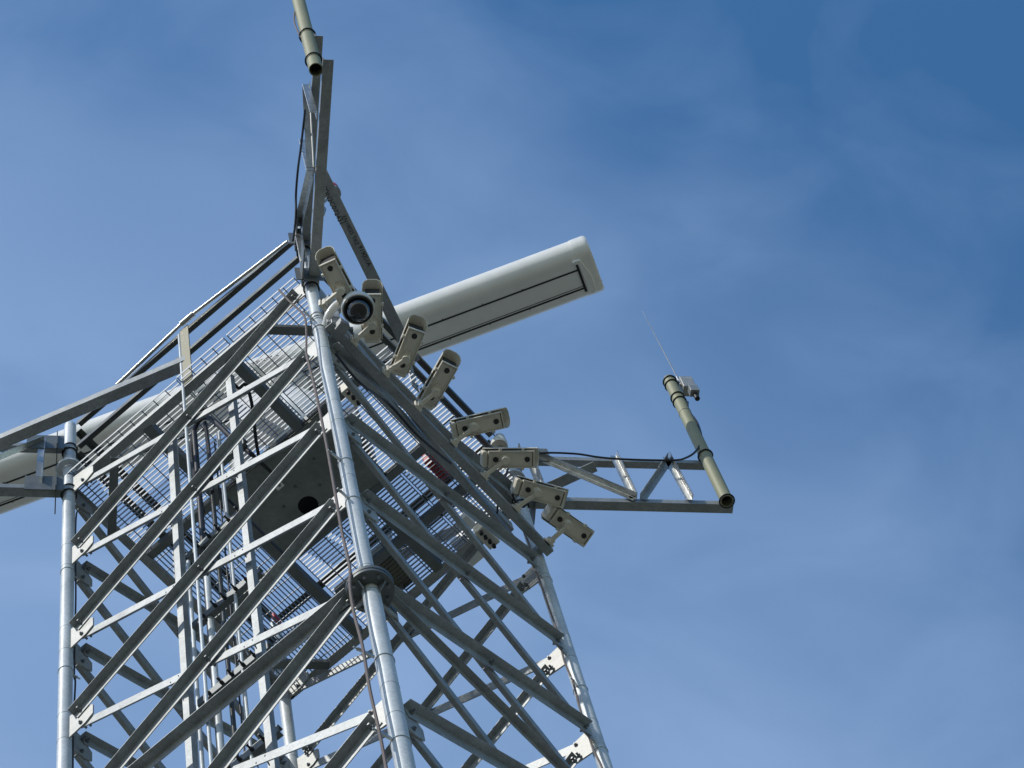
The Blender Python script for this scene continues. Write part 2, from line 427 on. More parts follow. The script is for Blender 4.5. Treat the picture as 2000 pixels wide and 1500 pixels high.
ro = [boxpt(a) + Z * zi for a in angs]; ri = [hc + Z * zi + (x_ * math.cos(a) + y_ * math.sin(a)) * hr for a in angs]
n_ = len(angs)
bp.add(ro + ri + [p + Z * .012 for p in ro] + [p + Z * .012 for p in ri],
       [f for j in range(n_) for f in ((j, (j + 1) % n_, n_ + (j + 1) % n_, n_ + j), (2 * n_ + j, 2 * n_ + (j + 1) % n_, 3 * n_ + (j + 1) % n_, 3 * n_ + j),
                                      (j, (j + 1) % n_, 2 * n_ + (j + 1) % n_, 2 * n_ + j), (n_ + j, n_ + (j + 1) % n_, 3 * n_ + (j + 1) % n_, 3 * n_ + j))])
for (a_, b_, da_, db_) in ((pa0, (pb0 + pb1) / 2, .004, (pb1 - pb0) / 2), (pa1, (pb0 + pb1) / 2, .004, (pb1 - pb0) / 2), (0, pb0, .33, .004), (0, pb1, .33, .004)):
    bp.box(ab(a_, b_, zi + .06), ab(da_, 0, 0), ab(0, db_, 0), (0, 0, .045))
bpo = bp.build('base_plate', 'floor', tower)
cp = MB(); cp.box(ab(.135, .01, zi + .1), ab(.12, 0, 0), ab(0, .12, 0), (0, 0, .01)); cp.build('hole_shade_sheet', 'void', bpo)  # near-black sheet puts the shade inside the round hole into colour
bt = MB()
for k in range(6):
    a = R(60 * k + 10); bt.bolt(hc + Z * zi + (x_ * math.cos(a) + y_ * math.sin(a)) * .17, -Z, .012, .01, .012)
for a_, b_ in ((-.12, .05), (-.1, -.25), (-.17, .2), (.2, -.3)): bt.bolt(ab(a_, b_, zi), -Z, .012, .01, .012)
bt.build('bolts', 'bolt', bpo)['kind'] = 'stuff'
wp = MB(); wp.box(ab(-.117, .055, zi - .004), ab(.022, 0, 0), ab(0, .03, 0), (0, 0, .003)); wp.build('sky_hole_patch', 'camwhite', bpo)  # white patch standing in for a second hole with bright sky behind

# ---- handrails
def angle_rail(p1, p2, inn, name='handrail', w=.05):
    MB().angle(p1, p2, -Z, inn, w, .005).build(name, 'rail', tower)
for fn, (A, B) in FACES.items():
    pa, pb = LEG[A], LEG[B]; n = FN[fn]; d = (pb - pa).normalized(); off = n * 0.0
    for z in (20.925, 20.525):
        angle_rail(pa + d * .06 + off + Z * z, pb - d * .06 + off + Z * z, -n)
    mid = (pa + pb) / 2 + n * .0
    MB().bar(mid + Z * (ZP - .06), mid + Z * 20.95, .008, .075, n).build('rail_post', 'yellow' if fn == 'LN' else 'galv', tower)
# thin conduit handrail on top of the near left railing, with couplers
cr_ = MB(); e = FN['LN']
c1 = face('LN', 243, 738, .025); c2 = face('LN', 366, 622, .025); c3 = face('LN', 562, 472, .025)
cr_.tube([c1 - (c2 - c1) * .12, c1, c2, c3], .013, 10)
cr_.tube([c2 - (c2 - c1).normalized() * .06, c2 + (c3 - c2).normalized() * .06], .021, 10)
cr_.build('conduit_rail', 'bright', tower)

# ---- outriggers
def outrigger(leg, dirv, side, zl=19.745, zu=20.455, L=1.51, toff=.05):
    p = LEG[leg]; root = dirv * .08
    arm = MB(); t = side * toff
    l0, l1 = p + root * 0 + t + Z * zl, p + dirv * L + t + Z * zl
    arm.angle2(l0, l1, Z, -side, .06, .07, .007)
    ar = arm.build('outrigger_arm', 'galv', tower)
    u0, u1 = p + t + Z * zu, p + dirv * (L - .04) + t + Z * zu
    MB().angle(u0, u1, Z, -side, .055, .007).build('upper_chord', 'galv', ar)
    def strut(x0, zA, x1, zB, m='bright', w=.05):
        a = p + dirv * x0 + side * (toff + .012) + Z * zA; b = p + dirv * x1 + side * (toff + .012) + Z * zB
        MB().angle(a, b, (b - a).cross(side).normalized(), side, w, .005).build('strut', m, ar)
    strut(.18, zu + .05, .82, zl + .03); strut(.80, zu + .06, .82, zl + .03); strut(.84, zl + .03, 1.17, zu + .04, 'galv'); strut(1.19, zu + .06, 1.22, zl + .03)
    strut(.17, zu + .02, .18, zl + .04)
    pl = MB()
    for z in (zl + .04, zu + .03):
        pl.box(p + dirv * .17 + side * .068 + Z * z, dirv * .13, side * .005, Z * .11)
        pl.box(p + dirv * .09 + Z * z, dirv * .004, side * .11, Z * .11)
    build_split(pl, 'mounting_plate', 'dark', ar)
    ub = MB()
    for z in (zl + .04, zu + .03):
        for dz in (-.04, .04): ub.torus(p + Z * (z + dz), Z, .051, .006, 20)
    build_split(ub, 'clamp', 'black', ar)
    hb = MB()
    for x in (L - .03, L - .09, L - .25): hb.tube([p + dirv * x + t - side * .045 + Z * (zl - .002), p + dirv * x + t - side * .045 + Z * (zl + .002)], .009, 10)
    build_split(hb, 'bolt_hole', 'plate', ar)
    return ar
armR = outrigger('R', V((1, 0, 0)), V((0, -1, 0)))
armL = outrigger('L', V((-1, 0, 0)), V((0, -1, 0)))
armN = outrigger('N', V((0, -1, 0)), V((-1, 0, 0)), toff=.02, L=1.585)
# knee braces from the rail posts to the arms
def knee(mid, end, nm='knee_brace', away=False):
    d = (end - mid).normalized(); side = d.cross(Z)
    if (side.y > 0) != away: side = -side
    return MB().angle(mid, end, Z, side, .082, .008).build(nm, 'galv', tower)
kN = knee(V((q * 1.1, -q * 1.1, 20.38)), V((.01, -2.2, 20.38)))
kL = knee(V((-q * 1.1, -q * 1.1, 20.36)), V((-2.2, -.06, 20.36)), away=True)
kR = knee(V((q * 1.1, q * 1.1, 20.38)), V((2.2, .0, 20.38)))

# ---- camera mounting rail
r0 = face('NR', 648, 626, .12); r1 = face('NR', 1082, 1078, .12)
zr = 18.87; r0.z = zr; r1.z = zr
nR = FN['NR']
crl = MB(); crl.angle(r0 + nR * .0, r1, -nR, Z, .06, .006)
crl.build('camera_rail', 'galv', tower)
kb = MB()
for a_ in (-1.02, 1.06): kb.bar(ab(a_, -1.1, zr + .05), ab(a_, -1.22, zr + .05), .05, .05)
build_split(kb, 'rail_bracket', 'galv', tower)
# cross channel near the first level of the near right face
MB().channel(ab(-1.0, -1.04, 19.35), ab(1.0, -1.04, 19.35), Z, ab(0, 1, 0), .11, .05).build('face_channel', 'galv', tower)

# ------------------------------------------------------------------ cable ladder & conduits inside the near left face
ladder = thing('cable_ladder', 'cable ladder with two long galvanised stiles behind the near left bracing', 'cable ladder', (-.75, -.75, 0.1))
def vert(px, py, off, zlo, zhi):
    p = face('LN', px, py, off); return V((p.x, p.y, zlo)), V((p.x, p.y, zhi))
s1 = vert(347, 1115, -.09, .1, 19.65); s2 = vert(481, 1060, -.09, .1, 19.8)
nL = FN['LN']; tL = V((q, -q, 0))
for p, pz in (s1, s2):
    MB().channel(p, pz, tL, -nL, .045, .045, .005).build('stile', 'galv', ladder)
zz = 12.2
while zz < 19.5:
    a, b = s1[0] - nL * .1, s2[0] - nL * .1
    rg = MB().channel(V((a.x, a.y, zz)), V((b.x, b.y, zz)), Z, -nL, .07, .04, .004).build('rung', 'dark', ladder)
    bt = MB()
    for t in (.18, .36, .5, .66, .82):
        bt.bolt(V((a.x, a.y, zz)) + (b - a) * t + nL * .002 - Z * .02, nL, .012, .02, .03)
    bt.build('cable_clamps', 'black', rg)['kind'] = 'stuff'
    zz += .95
ub = MB()
for k in range(1, 6):
    for p, _ in (s1, s2):
        t = ((p - LEG['L']).dot(tL)) / S
        z = LV[k] + (LV[min(k + 1, 6)] - LV[k]) * t
        c = V((p.x, p.y, z)) + nL * .055
        ub.tube([c - tL * .03 - Z * .06, c - tL * .03 + nL * .03, c - tL * .03 + Z * .07], .004, 6)
        ub.tube([c + tL * .03 - Z * .06, c + tL * .03 + nL * .03, c + tL * .03 + Z * .07], .004, 6)
build_split(ub, 'hook_bolt', 'bolt', ladder)

cond_specs = [  # px, py, depth behind the face, radius, material, top z, label
    (368, 900, .0, .011, 'pipe', 20.9, 'thin bright conduit running up to the coupler of the left handrail'),
    (352, 1010, -.2, .015, 'pipe', 19.9, 'slim blue-grey conduit just right of the left ladder stile'),
    (396, 1051, -.22, .02, 'cable', 19.7, 'thick black cable bundle rising through the ladder below the arched cables'),
    (418, 1300, -.22, .021, 'pipe', 17.5, 'wide galvanised conduit ending below the ladder rungs'),
    (418, 1000, -.3, .015, 'rail', 19.9, 'dark steel conduit beside the black cable bundle'),
    (446, 1070, -.26, .006, 'pipe', 19.5, 'thin silvery wire in the middle of the ladder'),
    (439, 1070, -.3, .006, 'cable', 19.5, 'thin black wire beside the silvery wire in the ladder'),
    (455, 1120, -.2, .010, 'pipe', 19.3, 'slim bright conduit left of the right ladder stile'),
    (385, 1350, -.34, .013, 'pipe', 18.2, 'dull conduit partly hidden behind the left ladder stile'),
    (510, 1330, -.3, .008, 'cable', 18.0, 'black wire hanging beside the right ladder stile'),
]
for px_, py_, off, rad, m_, zt, lab in cond_specs:
    a, b = vert(px_, py_, off, .1, zt)
    w1 = [a, V((a.x + .004, a.y, (a.z + b.z) * .5)), b]
    o = MB().tube(w1, rad, 12).build('cable' if m_ == 'cable' else 'conduit', m_)
    tag(o, lab, 'cable' if m_ == 'cable' else 'conduit', 'cables and conduits in the tower')
def cable(name, lab, pts, rad, m_='cable', group='cables and conduits in the tower'):
    o = MB().tube(spline(pts), rad, 8).build(name, m_); return tag(o, lab, 'cable', group)
F_ = lambda off: (lambda x, y: face('LN', x, y, off))
f3 = F_(-.24)
cable('cable', 'thick black cables arching over and down inside the left ladder', [f3(x, y) for x, y in ((396, 1000), (375, 899), (377, 853), (388, 823), (407, 816), (433, 837), (447, 851), (492, 888))], .017)
cable('cable', 'dark cable dropping beside the black arch', [f3(x, y) for x, y in ((400, 825), (408, 880), (415, 960))], .013)
cable('cable', 'black flexible hose drooping under the grating behind the upper bracing', [onz(x, y, 19.93) for x, y in ((453, 745), (466, 758), (480, 752), (492, 790), (500, 860), (508, 905))], .012)
cable('cable', 'short black cable slanting across the grating right of the ladder', [onz(x, y, 19.9) for x, y in ((462, 862), (492, 888), (530, 922))], .014)
# cables down the legs
pl = lambda n, d: (lambda x, y: onpl(x, y, LEG[n] + V((0, -d, 0)), V((0, 1, 0))))
k = pl('N', .08)
cable('earth_cable', 'brown earthing cable clipped down the left side of the nearest leg', [k(x, y) for x, y in ((598, 690), (612, 745), (624, 800), (640, 880), (655, 965), (668, 1040), (683, 1108), (684, 1150), (692, 1200), (708, 1262), (722, 1345), (742, 1435), (762, 1540), (790, 1680))], .009, 'ground')
cable('earth_cable', 'short brown cable slanting from the platform corner to the nearest leg', [k(x, y) for x, y in ((545, 566), (565, 588), (592, 614), (598, 640), (598, 692))], .007, 'ground')
k = pl('R', .07)
cable('earth_cable', 'thin dark cable clipped down the right leg below the cameras', [k(x, y) for x, y in ((1010, 1010), (1033, 1062), (1040, 1100), (1052, 1128), (1075, 1195), (1088, 1232), (1102, 1290), (1120, 1335), (1135, 1392), (1158, 1460), (1180, 1510), (1215, 1620))], .007, 'ground')
k = pl('L', -.04)
cable('earth_cable', 'dark cable running down the right side of the left leg', [k(x, y) for x, y in ((150, 1000), (148, 1020), (147, 1080), (148, 1160), (146, 1250), (145, 1320), (147, 1335), (143, 1420), (142, 1540))], .006, 'cable')
clips = [('N', 666, 960), ('N', 700, 1268), ('N', 738, 1428), ('R', 1050, 1118), ('R', 1120, 1330), ('R', 1160, 1450), ('L', 148, 1128), ('L', 148, 1322), ('N', 598, 612), ('N', 648, 885)]
cl = MB()
for n, x, y in clips:
    p = onpl(x, y, LEG[n] + V((0, -.07 if n != 'L' else .03, 0)), V((0, 1, 0)))
    c = LEG[n] + Z * p.z
    cl.torus(c, Z, .0505 if p.z < 15.2 else .0445, .0035, 24)
    cl.bar(p, c + (p - c) * .4, .018, .012); cl.bolt(p, (p - c).normalized(), .01, .01, .02)
build_split(cl, 'cable_clip', 'bright', tower)

# ------------------------------------------------------------------ poles on the outrigger ends
def pole(name, label, bottom, top, rad, group='khaki poles on the outriggers'):
    t = thing(name, label, 'pole', tuple(bottom), group)
    tb = MB()
    tb.lathe([(rad - .006, .25), (rad - .006, 0), (rad, 0), (rad, (top - bottom).length), (rad - .006, (top - bottom).length)], bottom, top - bottom, 28)
    tb.build('tube', 'khaki', t)
    MB().lathe([(0, .1), (rad - .005, .1)], bottom, top - bottom, 20).build('bore_shade', 'void', t)  # near-black disc painted as the shade up the open tube
    return t
pR0 = onpl(1418, 980, V((0, -.06 - .05, 0)), V((0, 1, 0))); pR0 = V((3.0, -.12, 19.70))
pR0 = onpl(1420, 979, V((0, -.115, 0)), V((0, 1, 0)))
pR1 = V((pR0.x, pR0.y, onpl(1300, 742, V((0, -.115, 0)), V((0, 1, 0))).z))
pr = pole('antenna_pole', 'khaki pole clamped upright on the right outrigger with a whip above it', pR0, pR1, .046)
cm = MB()
for z in (19.66, 20.44): 
    for dz in (0,): cm.torus(V((pR0.x, pR0.y, z + dz)), Z, .053, .006, 24)
build_split(cm, 'clamp', 'black', pr)
cm = MB()
for f in (.985, .95, .84, .80): cm.torus(pR0 + (pR1 - pR0) * f, Z, .051, .0055, 24)
build_split(cm, 'clamp', 'black', pr)
MB().torus(pR0 + (pR1 - pR0) * .70, Z, .0465, .002, 24).build('joint', 'dark', pr)
pN0 = onpl(617, 134, V((-.085, 0, 0)), V((1, 0, 0)))
pN0 = V((-.075, -2.96, 0)); pN0.z = 0
_t = onpl(617, 136, V((-.06, 0, 0)), V((1, 0, 0))); pN0 = V((_t.x, _t.y, _t.z)); pN1 = pN0 + Z * 2.35
pn = pole('antenna_pole', 'khaki pole with open lower end on the tip of the upward outrigger', pN0, pN1, .046)
cm = MB()
for px_, py_ in ((607, 118), (592, 70)):
    zc = onpl(px_, py_, pN0, V((0, 1, 0)) * 1).z
    cm.torus(V((pN0.x, pN0.y, zc)), Z, .054, .006, 24)
build_split(cm, 'clamp', 'black', pn)
cable('cable', 'thin brown lead looping beside the upper khaki pole', [onpl(x, y, pN0 + V((-.05, 0, 0)), V((0, 1, 0))) for x, y in ((590, -60), (584, 0), (576, 22), (575, 42), (581, 60), (589, 74))], .006, 'ground', None)
# whip and its boxes at the head of the right pole
wh = thing('whip_antenna', 'thin whip antenna on a grey box at the head of the right khaki pole', 'antenna', tuple(pR1))
pw = pR1 + V((.07, -.01, -.02))
_tip = onpl(1255, 608, pw, V((0, 1, 0)))
MB().tube([pw + Z * .02, _tip], [.005, .002], 8).build('whip', 'galv', wh)
MB().tube([pw - Z * .10, pw + Z * .06], .011, 10).build('ferrule', 'bright', wh)
MB().box(pR1 + V((.12, .0, -.12)), (.05, 0, 0), (0, .045, 0), (0, 0, .10)).build('bracket_box', 'plate', wh, .006)
MB().box(pR1 + V((.125, -.05, -.33)), (.035, 0, 0), (0, .03, 0), (0, 0, .05)).build('junction_box', 'galv', wh, .004)
MB().tube([pR1 + V((.13, -.04, -.38)), pR1 + V((.13, -.04, -.46))], .02, 12).build('connector', 'black', wh)
py = pR0.y - .03
k = lambda x, y: onpl(x, y, V((0, py, 0)), V((0, 1, 0)))
cable('cable', 'black cable curling down the right khaki pole and along its outrigger', [k(x, y) for x, y in ((1343, 785), (1345, 802), (1362, 826), (1370, 856), (1360, 880), (1340, 894), (1312, 899), (1220, 897), (1170, 893), (1120, 886), (1050, 886), (1000, 905), (985, 940))], .008, 'cable', None)
k = lambda x, y: onpl(x, y, V((-.09, 0, 0)), V((1, 0, 0)))
cable('cable', 'blue-black cable hanging along the left side of the upward outrigger', [k(x, y) for x, y in ((596, 215), (588, 285), (582, 330), (578, 380), (578, 425), (572, 470))], .008, 'cable', None)

# ------------------------------------------------------------------ radar scanner
RC = V((.05, -.02, 21.9))
ra = R(-24.0)
rd = V((math.cos(ra), math.sin(ra), 0)); rn = V((rd.y, -rd.x, 0))      # rn points towards the viewer side
if rn.y > 0: rn = -rn
rad_ = thing('radar_scanner', 'long white radar scanner bar lying across the tower top', 'radar', tuple(RC - Z * 1.8))
def sect(s=1.0, grow=0.0):
    pts = []
    # near side: big round nose; far side: tighter round; flat bottom
    w1, w2, hb, ht = .235, .205, -.12, .15
    for i in range(13):                                   # nose arc near side from bottom to top
        t = -90 + 180 * i / 12; pts.append((w1 - .115 + .115 * math.cos(R(t)), (hb + ht) / 2 + (ht - hb) / 2 * math.sin(R(t))))
    for i in range(9):
        t = 90 + 180 * i / 8; pts.append((-w2 + .06 + .06 * math.cos(R(t)), (hb + ht) / 2 + (ht - hb) / 2 * math.sin(R(t))))
    return [(x * s + math.copysign(grow, x), y * s + math.copysign(grow, y)) for x, y in pts]
XR, XL = 2.48, -2.55
bar_ = MB(); bar_.prism(sect(), RC + rd * XL, RC + rd * (XR - .10), rn, Z, True); bo = bar_.build('scanner_bar', 'white', rad_)
cap = MB()
base = sect(1.0, .003)
rings = []
for x, s in ((XR - .115, 1), (XR - .02, 1), (XR + .0, .985), (XR + .012, .93)):
    rings.append([RC + rd * x + rn * a * s + Z * b * s for a, b in base])
cap.loft(rings, True); cap.build('end_cap', 'white', rad_)
cap2 = MB(); rings = []
for x, s in ((XL + .115, 1), (XL + .02, 1), (XL, .985), (XL - .012, .93)):
    rings.append([RC + rd * x + rn * a * s + Z * b * s for a, b in base])
cap2.loft(rings, True); cap2.build('end_cap', 'white', rad_)
# end bracket: lip hanging under the cap
lip = MB(); zb = -.128
lp = [(.13, XR - .155), (.142, XR - .13), (.135, XR - .09), (.0, XR - .045), (-.13, XR - .045), (-.155, XR - .065), (-.155, XR - .1), (.10, XR - .11)]
pts_ = [RC + rn * a + rd * x + Z * zb for a, x in lp]
lip.loft([[p - Z * .02 for p in pts_], [p + Z * .01 for p in pts_]]); lip.build('end_lip', 'white', rad_, .006)
sm = MB()
for a_, w_ in ((.055, .0065), (-.100, .0065), (-.082, .002)):
    sm.box(RC + rd * ((XR - .12 + XL) / 2) + rn * a_ + Z * (-.1212), rd * ((XR - .12 - XL) / 2), rn * w_, Z * .0015)
sm.box(RC + rd * (XR - .125) + rn * -.015 + Z * (-.124), rd * .009 , rn * .115, Z * .006)
build_split(sm, 'seam', 'seam', bo)
tc_ = RC + rd * 0
hp = onpl(517, 703, RC + rn * .235, rn)
text('lettering', 'TERMA', .072, RC + rd * ((hp - RC).dot(rd)) + rn * .2375 + Z * ((hp - RC).z), rd, Z, 'ink', bo, .001)
scr = MB()
for a_, x_2 in ((-.03, .004), (.06, .004), (-.12, .004)):
    scr.lathe([(0, .004), (.006, .003), (.006, -.002)], RC + rd * (XR + .012) + rn * a_ + Z * (-.06), rd, 8)
for x_2 in [XL + .3 + .32 * i for i in range(14)]:
    for a_ in (.066, -.112): scr.lathe([(0, -.003), (.004, -.002), (.004, .002)], RC + rd * x_2 + rn * a_ + Z * (-.1205), Z, 6)
scr.build('screws', 'seam', bo)['kind'] = 'stuff'
# turning unit
tu = MB(); ped = RC.copy()
tu.lathe([(0, -1.78), (.27, -1.78), (.27, -1.72), (.22, -1.66), (.21, -1.2), (.25, -1.1), (.25, -.75), (.20, -.66), (.12, -.62), (.10, -.30), (.16, -.26), (.16, -.13), (0, -.13)], ped, Z, 36)
tu.build('turning_unit', 'white', rad_)
mo = MB(); mo.box(RC + rn * .27 - rd * .15 - Z * 1.2, rd * .16, rn * .13, Z * .2); mo.build('motor_housing', 'white', rad_, .02)
mo = MB(); mo.lathe([(0, 0), (.09, 0), (.09, .28), (0, .28)], RC - rd * .42 - Z * 1.45, Z, 24); mo.build('motor', 'dark', rad_)
mo = MB(); mo.box(RC - rn * .1 + rd * .36 - Z * 1.35, rd * .14, rn * .2, Z * .2); mo.build('gearbox', 'dark', rad_, .02)

# ------------------------------------------------------------------ surveillance cameras
zc = 18.97
CW, CH, CLn = .057, .10, .30
def cam_parts(root, L):
    def bx(x0, x1, y0, y1, z0, z1, m=None):
        m = m or MB(); m.box(((x0 + x1) / 2, (y0 + y1) / 2, (z0 + z1) / 2), ((x1 - x0) / 2, 0, 0), (0, (y1 - y0) / 2, 0), (0, 0, (z1 - z0) / 2)); return m
    bd = bx(-L, -.012, -CW + .006, CW - .006, .004, CH)
    body = bd.build('housing', 'cream', root, .004)
    rm = MB()
    for a in ((-L, 0, -CW, -CW + .006), (-L, 0, CW - .006, CW), (-.007, 0, -CW + .0065, CW - .0065), (-L, -L + .007, -CW + .0065, CW - .0065)):
        bx(a[0], a[1], a[2], a[3], -.004, .016, rm)
    rm.build('bottom_rim', 'cream', root, .001)
    i_ = MB()
    w2 = CW - .018
    for a in ((-L + .022, -.018, -w2, -w2 + .003), (-L + .022, -.018, w2 - .003, w2), (-.021, -.018, -w2 + .0035, w2 - .0035), (-L + .022, -L + .025, -w2 + .0035, w2 - .0035)):
        bx(a[0], a[1], a[2], a[3], .0, .0045, i_)
    i_.build('bottom_panel', 'cream', root)
    for x in (-.047, -L + .047):
        gm_ = MB(); gm_.lathe([(0, -.006), (.016, -.006), (.018, -.003), (.018, .0046)], (x, 0, 0), Z, 20); gm_.build('grommet', 'black', root)
    bx(-.0118, -.004, -CW + .010, CW - .010, .017, CH + .006).build('window', 'black', root)
    # sun hood: open arch, extends past the front
    prof = [(-CW - .010, .058), (-CW - .010, .090), (-CW + .004, .122), (-CW + .03, .137), (CW - .03, .137), (CW - .004, .122), (CW + .010, .090), (CW + .010, .058)]
    inn = [(y * .955, z if z < .06 else z - .004) for y, z in prof]
    hd = MB(); rings = []
    x0, x1 = -L - .03, .052
    def P_(x, pr, cut): return [V((x - cut * (.137 - z) / .08, y, z)) for y, z in pr]
    o0, o1 = P_(x0, prof, 0), P_(x1, prof, .028); i0, i1 = P_(x0, inn, 0), P_(x1, inn, .028)
    n = len(prof)
    for rA, rB in ((o0, o1), (i0, i1), (o0, i0), (o1, i1)):
        hd.add(rA + rB, [(j, j + 1, n + j + 1, n + j) for j in range(n - 1)])
    for j in (0, n - 1): hd.add([o0[j], o1[j], i1[j], i0[j]], [(0, 1, 2, 3)])
    hd.build('sun_hood', 'cream', root)
    bx(-L - .042, -L - .003, -CW + .004, CW - .004, .01, .128).build('rear_cover', 'cream', root, .012)
    tb = MB()
    for x in (-.075, -L + .08):
        for s in (-1, 1): bx(x - .009, x + .009, min(s * CW, s * (CW + .016)), max(s * CW, s * (CW + .016)), .008, .03, tb)
    build_split(tb, 'hood_tab', 'cream', root)
    mt = MB(); mt.lathe([(.034, .004), (.034, -.006), (.026, -.012), (.022, -.026)], (-L + .105, 0, 0), Z, 20)
    bx(-L + .07, -L + .15, -.02, .02, -.006, .004, mt)
    mt.build('swivel', 'cream', root, 0)
cams = [((638.7, 512.7), (670, 573), (665.6, 564), (634, 593), 'cream box camera pointing up-left, highest of the eight box cameras', .0),
        ((727.5, 574.5), (727, 662), (732, 636), (696, 661.6), 'cream box camera half hidden behind the dome camera', .0),
        ((814.5, 644.5), (783, 722), (791.8, 700.8), (758, 723), 'cream box camera seen against the white radar bar, third from the top', .0),
        ((879.6, 712.4), (839, 783), (852, 768), (821, 790), 'cream box camera pointing up-right against the sky just below the radar bar', .0),
        ((982.7, 820.2), (893.6, 840.6), (922.4, 840), (891, 861.6), 'cream box camera pointing right and slightly up, fifth along the rail', 0.0),
        ((1043.6, 897.3), (951.2, 898), (983.6, 902.4), (950, 926.4), 'cream box camera pointing level to the right in front of the outrigger root', 0.0),
        ((1101.8, 976), (1012.5, 951.5), (1044.4, 965), (1012, 989.6), 'cream box camera pointing right and slightly down, second from the lower end', 0.0),
        ((1151, 1054), (1078, 1003.6), (1103, 1027.4), (1076.6, 1055.4), 'cream box camera pointing down-right at the lowest end of the rail', 0.0)]
lens_sum = [(onz(*c[0], zc) - onz(*c[1], zc)).length for c in cams]
Lc = .305
proto = None
for i, (fr, re, ba, ar, lab, _) in enumerate(cams):
    f_, r_ = onz(*fr, zc), onz(*re, zc); yaw = math.atan2(f_.y - r_.y, f_.x - r_.x)
    root = thing('surveillance_camera', lab, 'security camera', (0, 0, 0), 'box cameras along the mounting rail')
    if proto is None:
        proto = root; cam_parts(root, Lc)
    else:
        for ch in list(proto.children):
            if ch.name.startswith('mount'): continue
            c_ = ch.copy(); C.objects.link(c_); c_.parent = root
    roll = R(-15) if i >= 4 else R(-4)
    root.location = f_; root.rotation_euler = (roll, 0, yaw)
    inv = (Matrix.Rotation(yaw, 3, 'Z') @ Matrix.Rotation(roll, 3, 'X')).inverted()
    sw = V((-Lc + .105, 0, -.035))
    rp = onz(*ar, zr + .03)
    a_loc = inv @ (rp - f_)
    am = MB(); am.bar(sw, a_loc, .032, .024, Z); am.tube([sw + Z * .012, sw - Z * .022], .026, 16)
    am.tube([a_loc + Z * .05, a_loc - Z * .035], .017, 12)
    o = am.build('mount_arm', 'cream', None, .002); o.parent = root
    mp_ = MB(); mp_.box(a_loc - (inv @ nR) * .02, inv @ ab(.03, 0, 0), (inv @ nR) * .008, (0, 0, .045)); mp_.box(a_loc - (inv @ nR) * .005, inv @ ab(.014, 0, 0), (inv @ nR) * .02, (0, 0, .03))
    o = mp_.build('mount_plate', 'cream', None, .002); o.parent = root
for o in list(C.objects):
    if '_o' in o.keys() and o.parent is None and o.type == 'MESH': del o['_o']

# ------------------------------------------------------------------ dome camera
dc = onz(700, 606, 18.82)
dome = thing('dome_camera', 'white dome camera with smoked glass bubble on a curved arm by the nearest leg', 'security camera', tuple(dc))
MB().lathe([(.098, .012), (.105, .014), (.108, .05), (.100, .09), (.08, .125), (.05, .137), (.0, .14)], dc, Z, 40).build('shroud', 'camwhite', dome)
MB().lathe([(.074, .004), (.088, -.002), (.095, .002), (.0965, .008), (.0965, .013)], dc, Z, 40).build('ring', 'black', dome)
MB().lathe([(.0, -.072)] + [(.076 * math.sin(R(a)), .004 - .076 * math.cos(R(a))) for a in range(8, 91, 8)] + [(.076, .006)], dc, Z, 36).build('bubble', 'glass', dome)
legp = LEG['N']
ac = onz(640, 637, 18.98); 
MB().tube(spline([onz(637, 640, 18.98), onz(641, 618, 19.02), onz(657, 596, 19.07), onz(680, 586, 19.08), dc + V((-.02, .0, .12))]), .027, 14).build('curved_arm', 'camwhite', dome)
bk = MB(); c_ = legp + V((.085, -.05, 19.05)); bk.box(c_, (.045, 0, 0), (0, .03, 0), (0, 0, .11)); bk.build('leg_bracket', 'plate', dome, .004)
bk = MB()
for z in (18.97, 19.14, 19.2): bk.torus(legp + Z * z, Z, .046, .004, 24)
build_split(bk, 'strap', 'bright', dome)
bk = MB(); bk.box(legp + V((.10, -.07, 19.25)), V((.05, .03, 0)), V((-.02, .035, 0)), (0, 0, .05)); bk.box(legp + V((.13, -.08, 18.86)), V((.03, .02, 0)), V((-.02, .03, 0)), (0, 0, .04)); build_split(bk, 'clamp_block', 'galv', dome, .004)

# ------------------------------------------------------------------ boxes, lamps, small fittings
def glands(m, c, dx, n, r=.012):
    for i in range(n): m.tube([c + dx * (i - (n - 1) / 2), c + dx * (i - (n - 1) / 2) - Z * .03], r, 10)
jb = onz(952, 1052, 19.2)
j = thing('junction_box', 'grey junction box with black cable glands below the cameras near the right leg', 'junction box', tuple(jb), 'junction boxes')
MB().box(jb + Z * .06, ab(.085, 0, 0), ab(0, .045, 0), (0, 0, .05)).build('case', 'cream', j, .004)
g_ = MB(); glands(g_, jb, ab(.045, 0, 0), 4, .014); build_split(g_, 'gland', 'black', j)
j2 = onz(690, 775, 19.0)
j = thing('junction_box', 'grey junction box tucked behind the nearest leg, below the dome camera', 'junction box', tuple(j2), 'junction boxes')
MB().box(j2 + Z * .06, ab(.075, 0, 0), ab(0, .04, 0), (0, 0, .06)).build('case', 'cream', j, .004)
g_ = MB(); glands(g_, j2, ab(.05, 0, 0), 3, .014); build_split(g_, 'gland', 'black', j)
wb = onz(912, 1018, 19.6)
tag(MB().box(wb, ab(.05, 0, 0), ab(0, .035, 0), (0, 0, .03)).build('terminal_box', 'camwhite', None, .006), 'small bright white terminal box under the platform above the grey junction box', 'box')
cable('cable', 'black cable drooping from the camera rail towards the grey junction box', [onz(x, y, 19.1) for x, y in ((965, 950), (972, 985), (968, 1015), (955, 1035))], .007)
cable('cable', 'long black cable sagging along the near right face just below the camera rail', [face('NR', x, y, .06) for x, y in ((655, 690), (700, 745), (760, 790), (815, 850), (880, 905))], .009)
cable('cable', 'cable leads bunched under the second lowest camera', [onz(x, y, 19.0) for x, y in ((1000, 965), (1012, 985), (1030, 978), (1022, 990), (1005, 980))], .008)
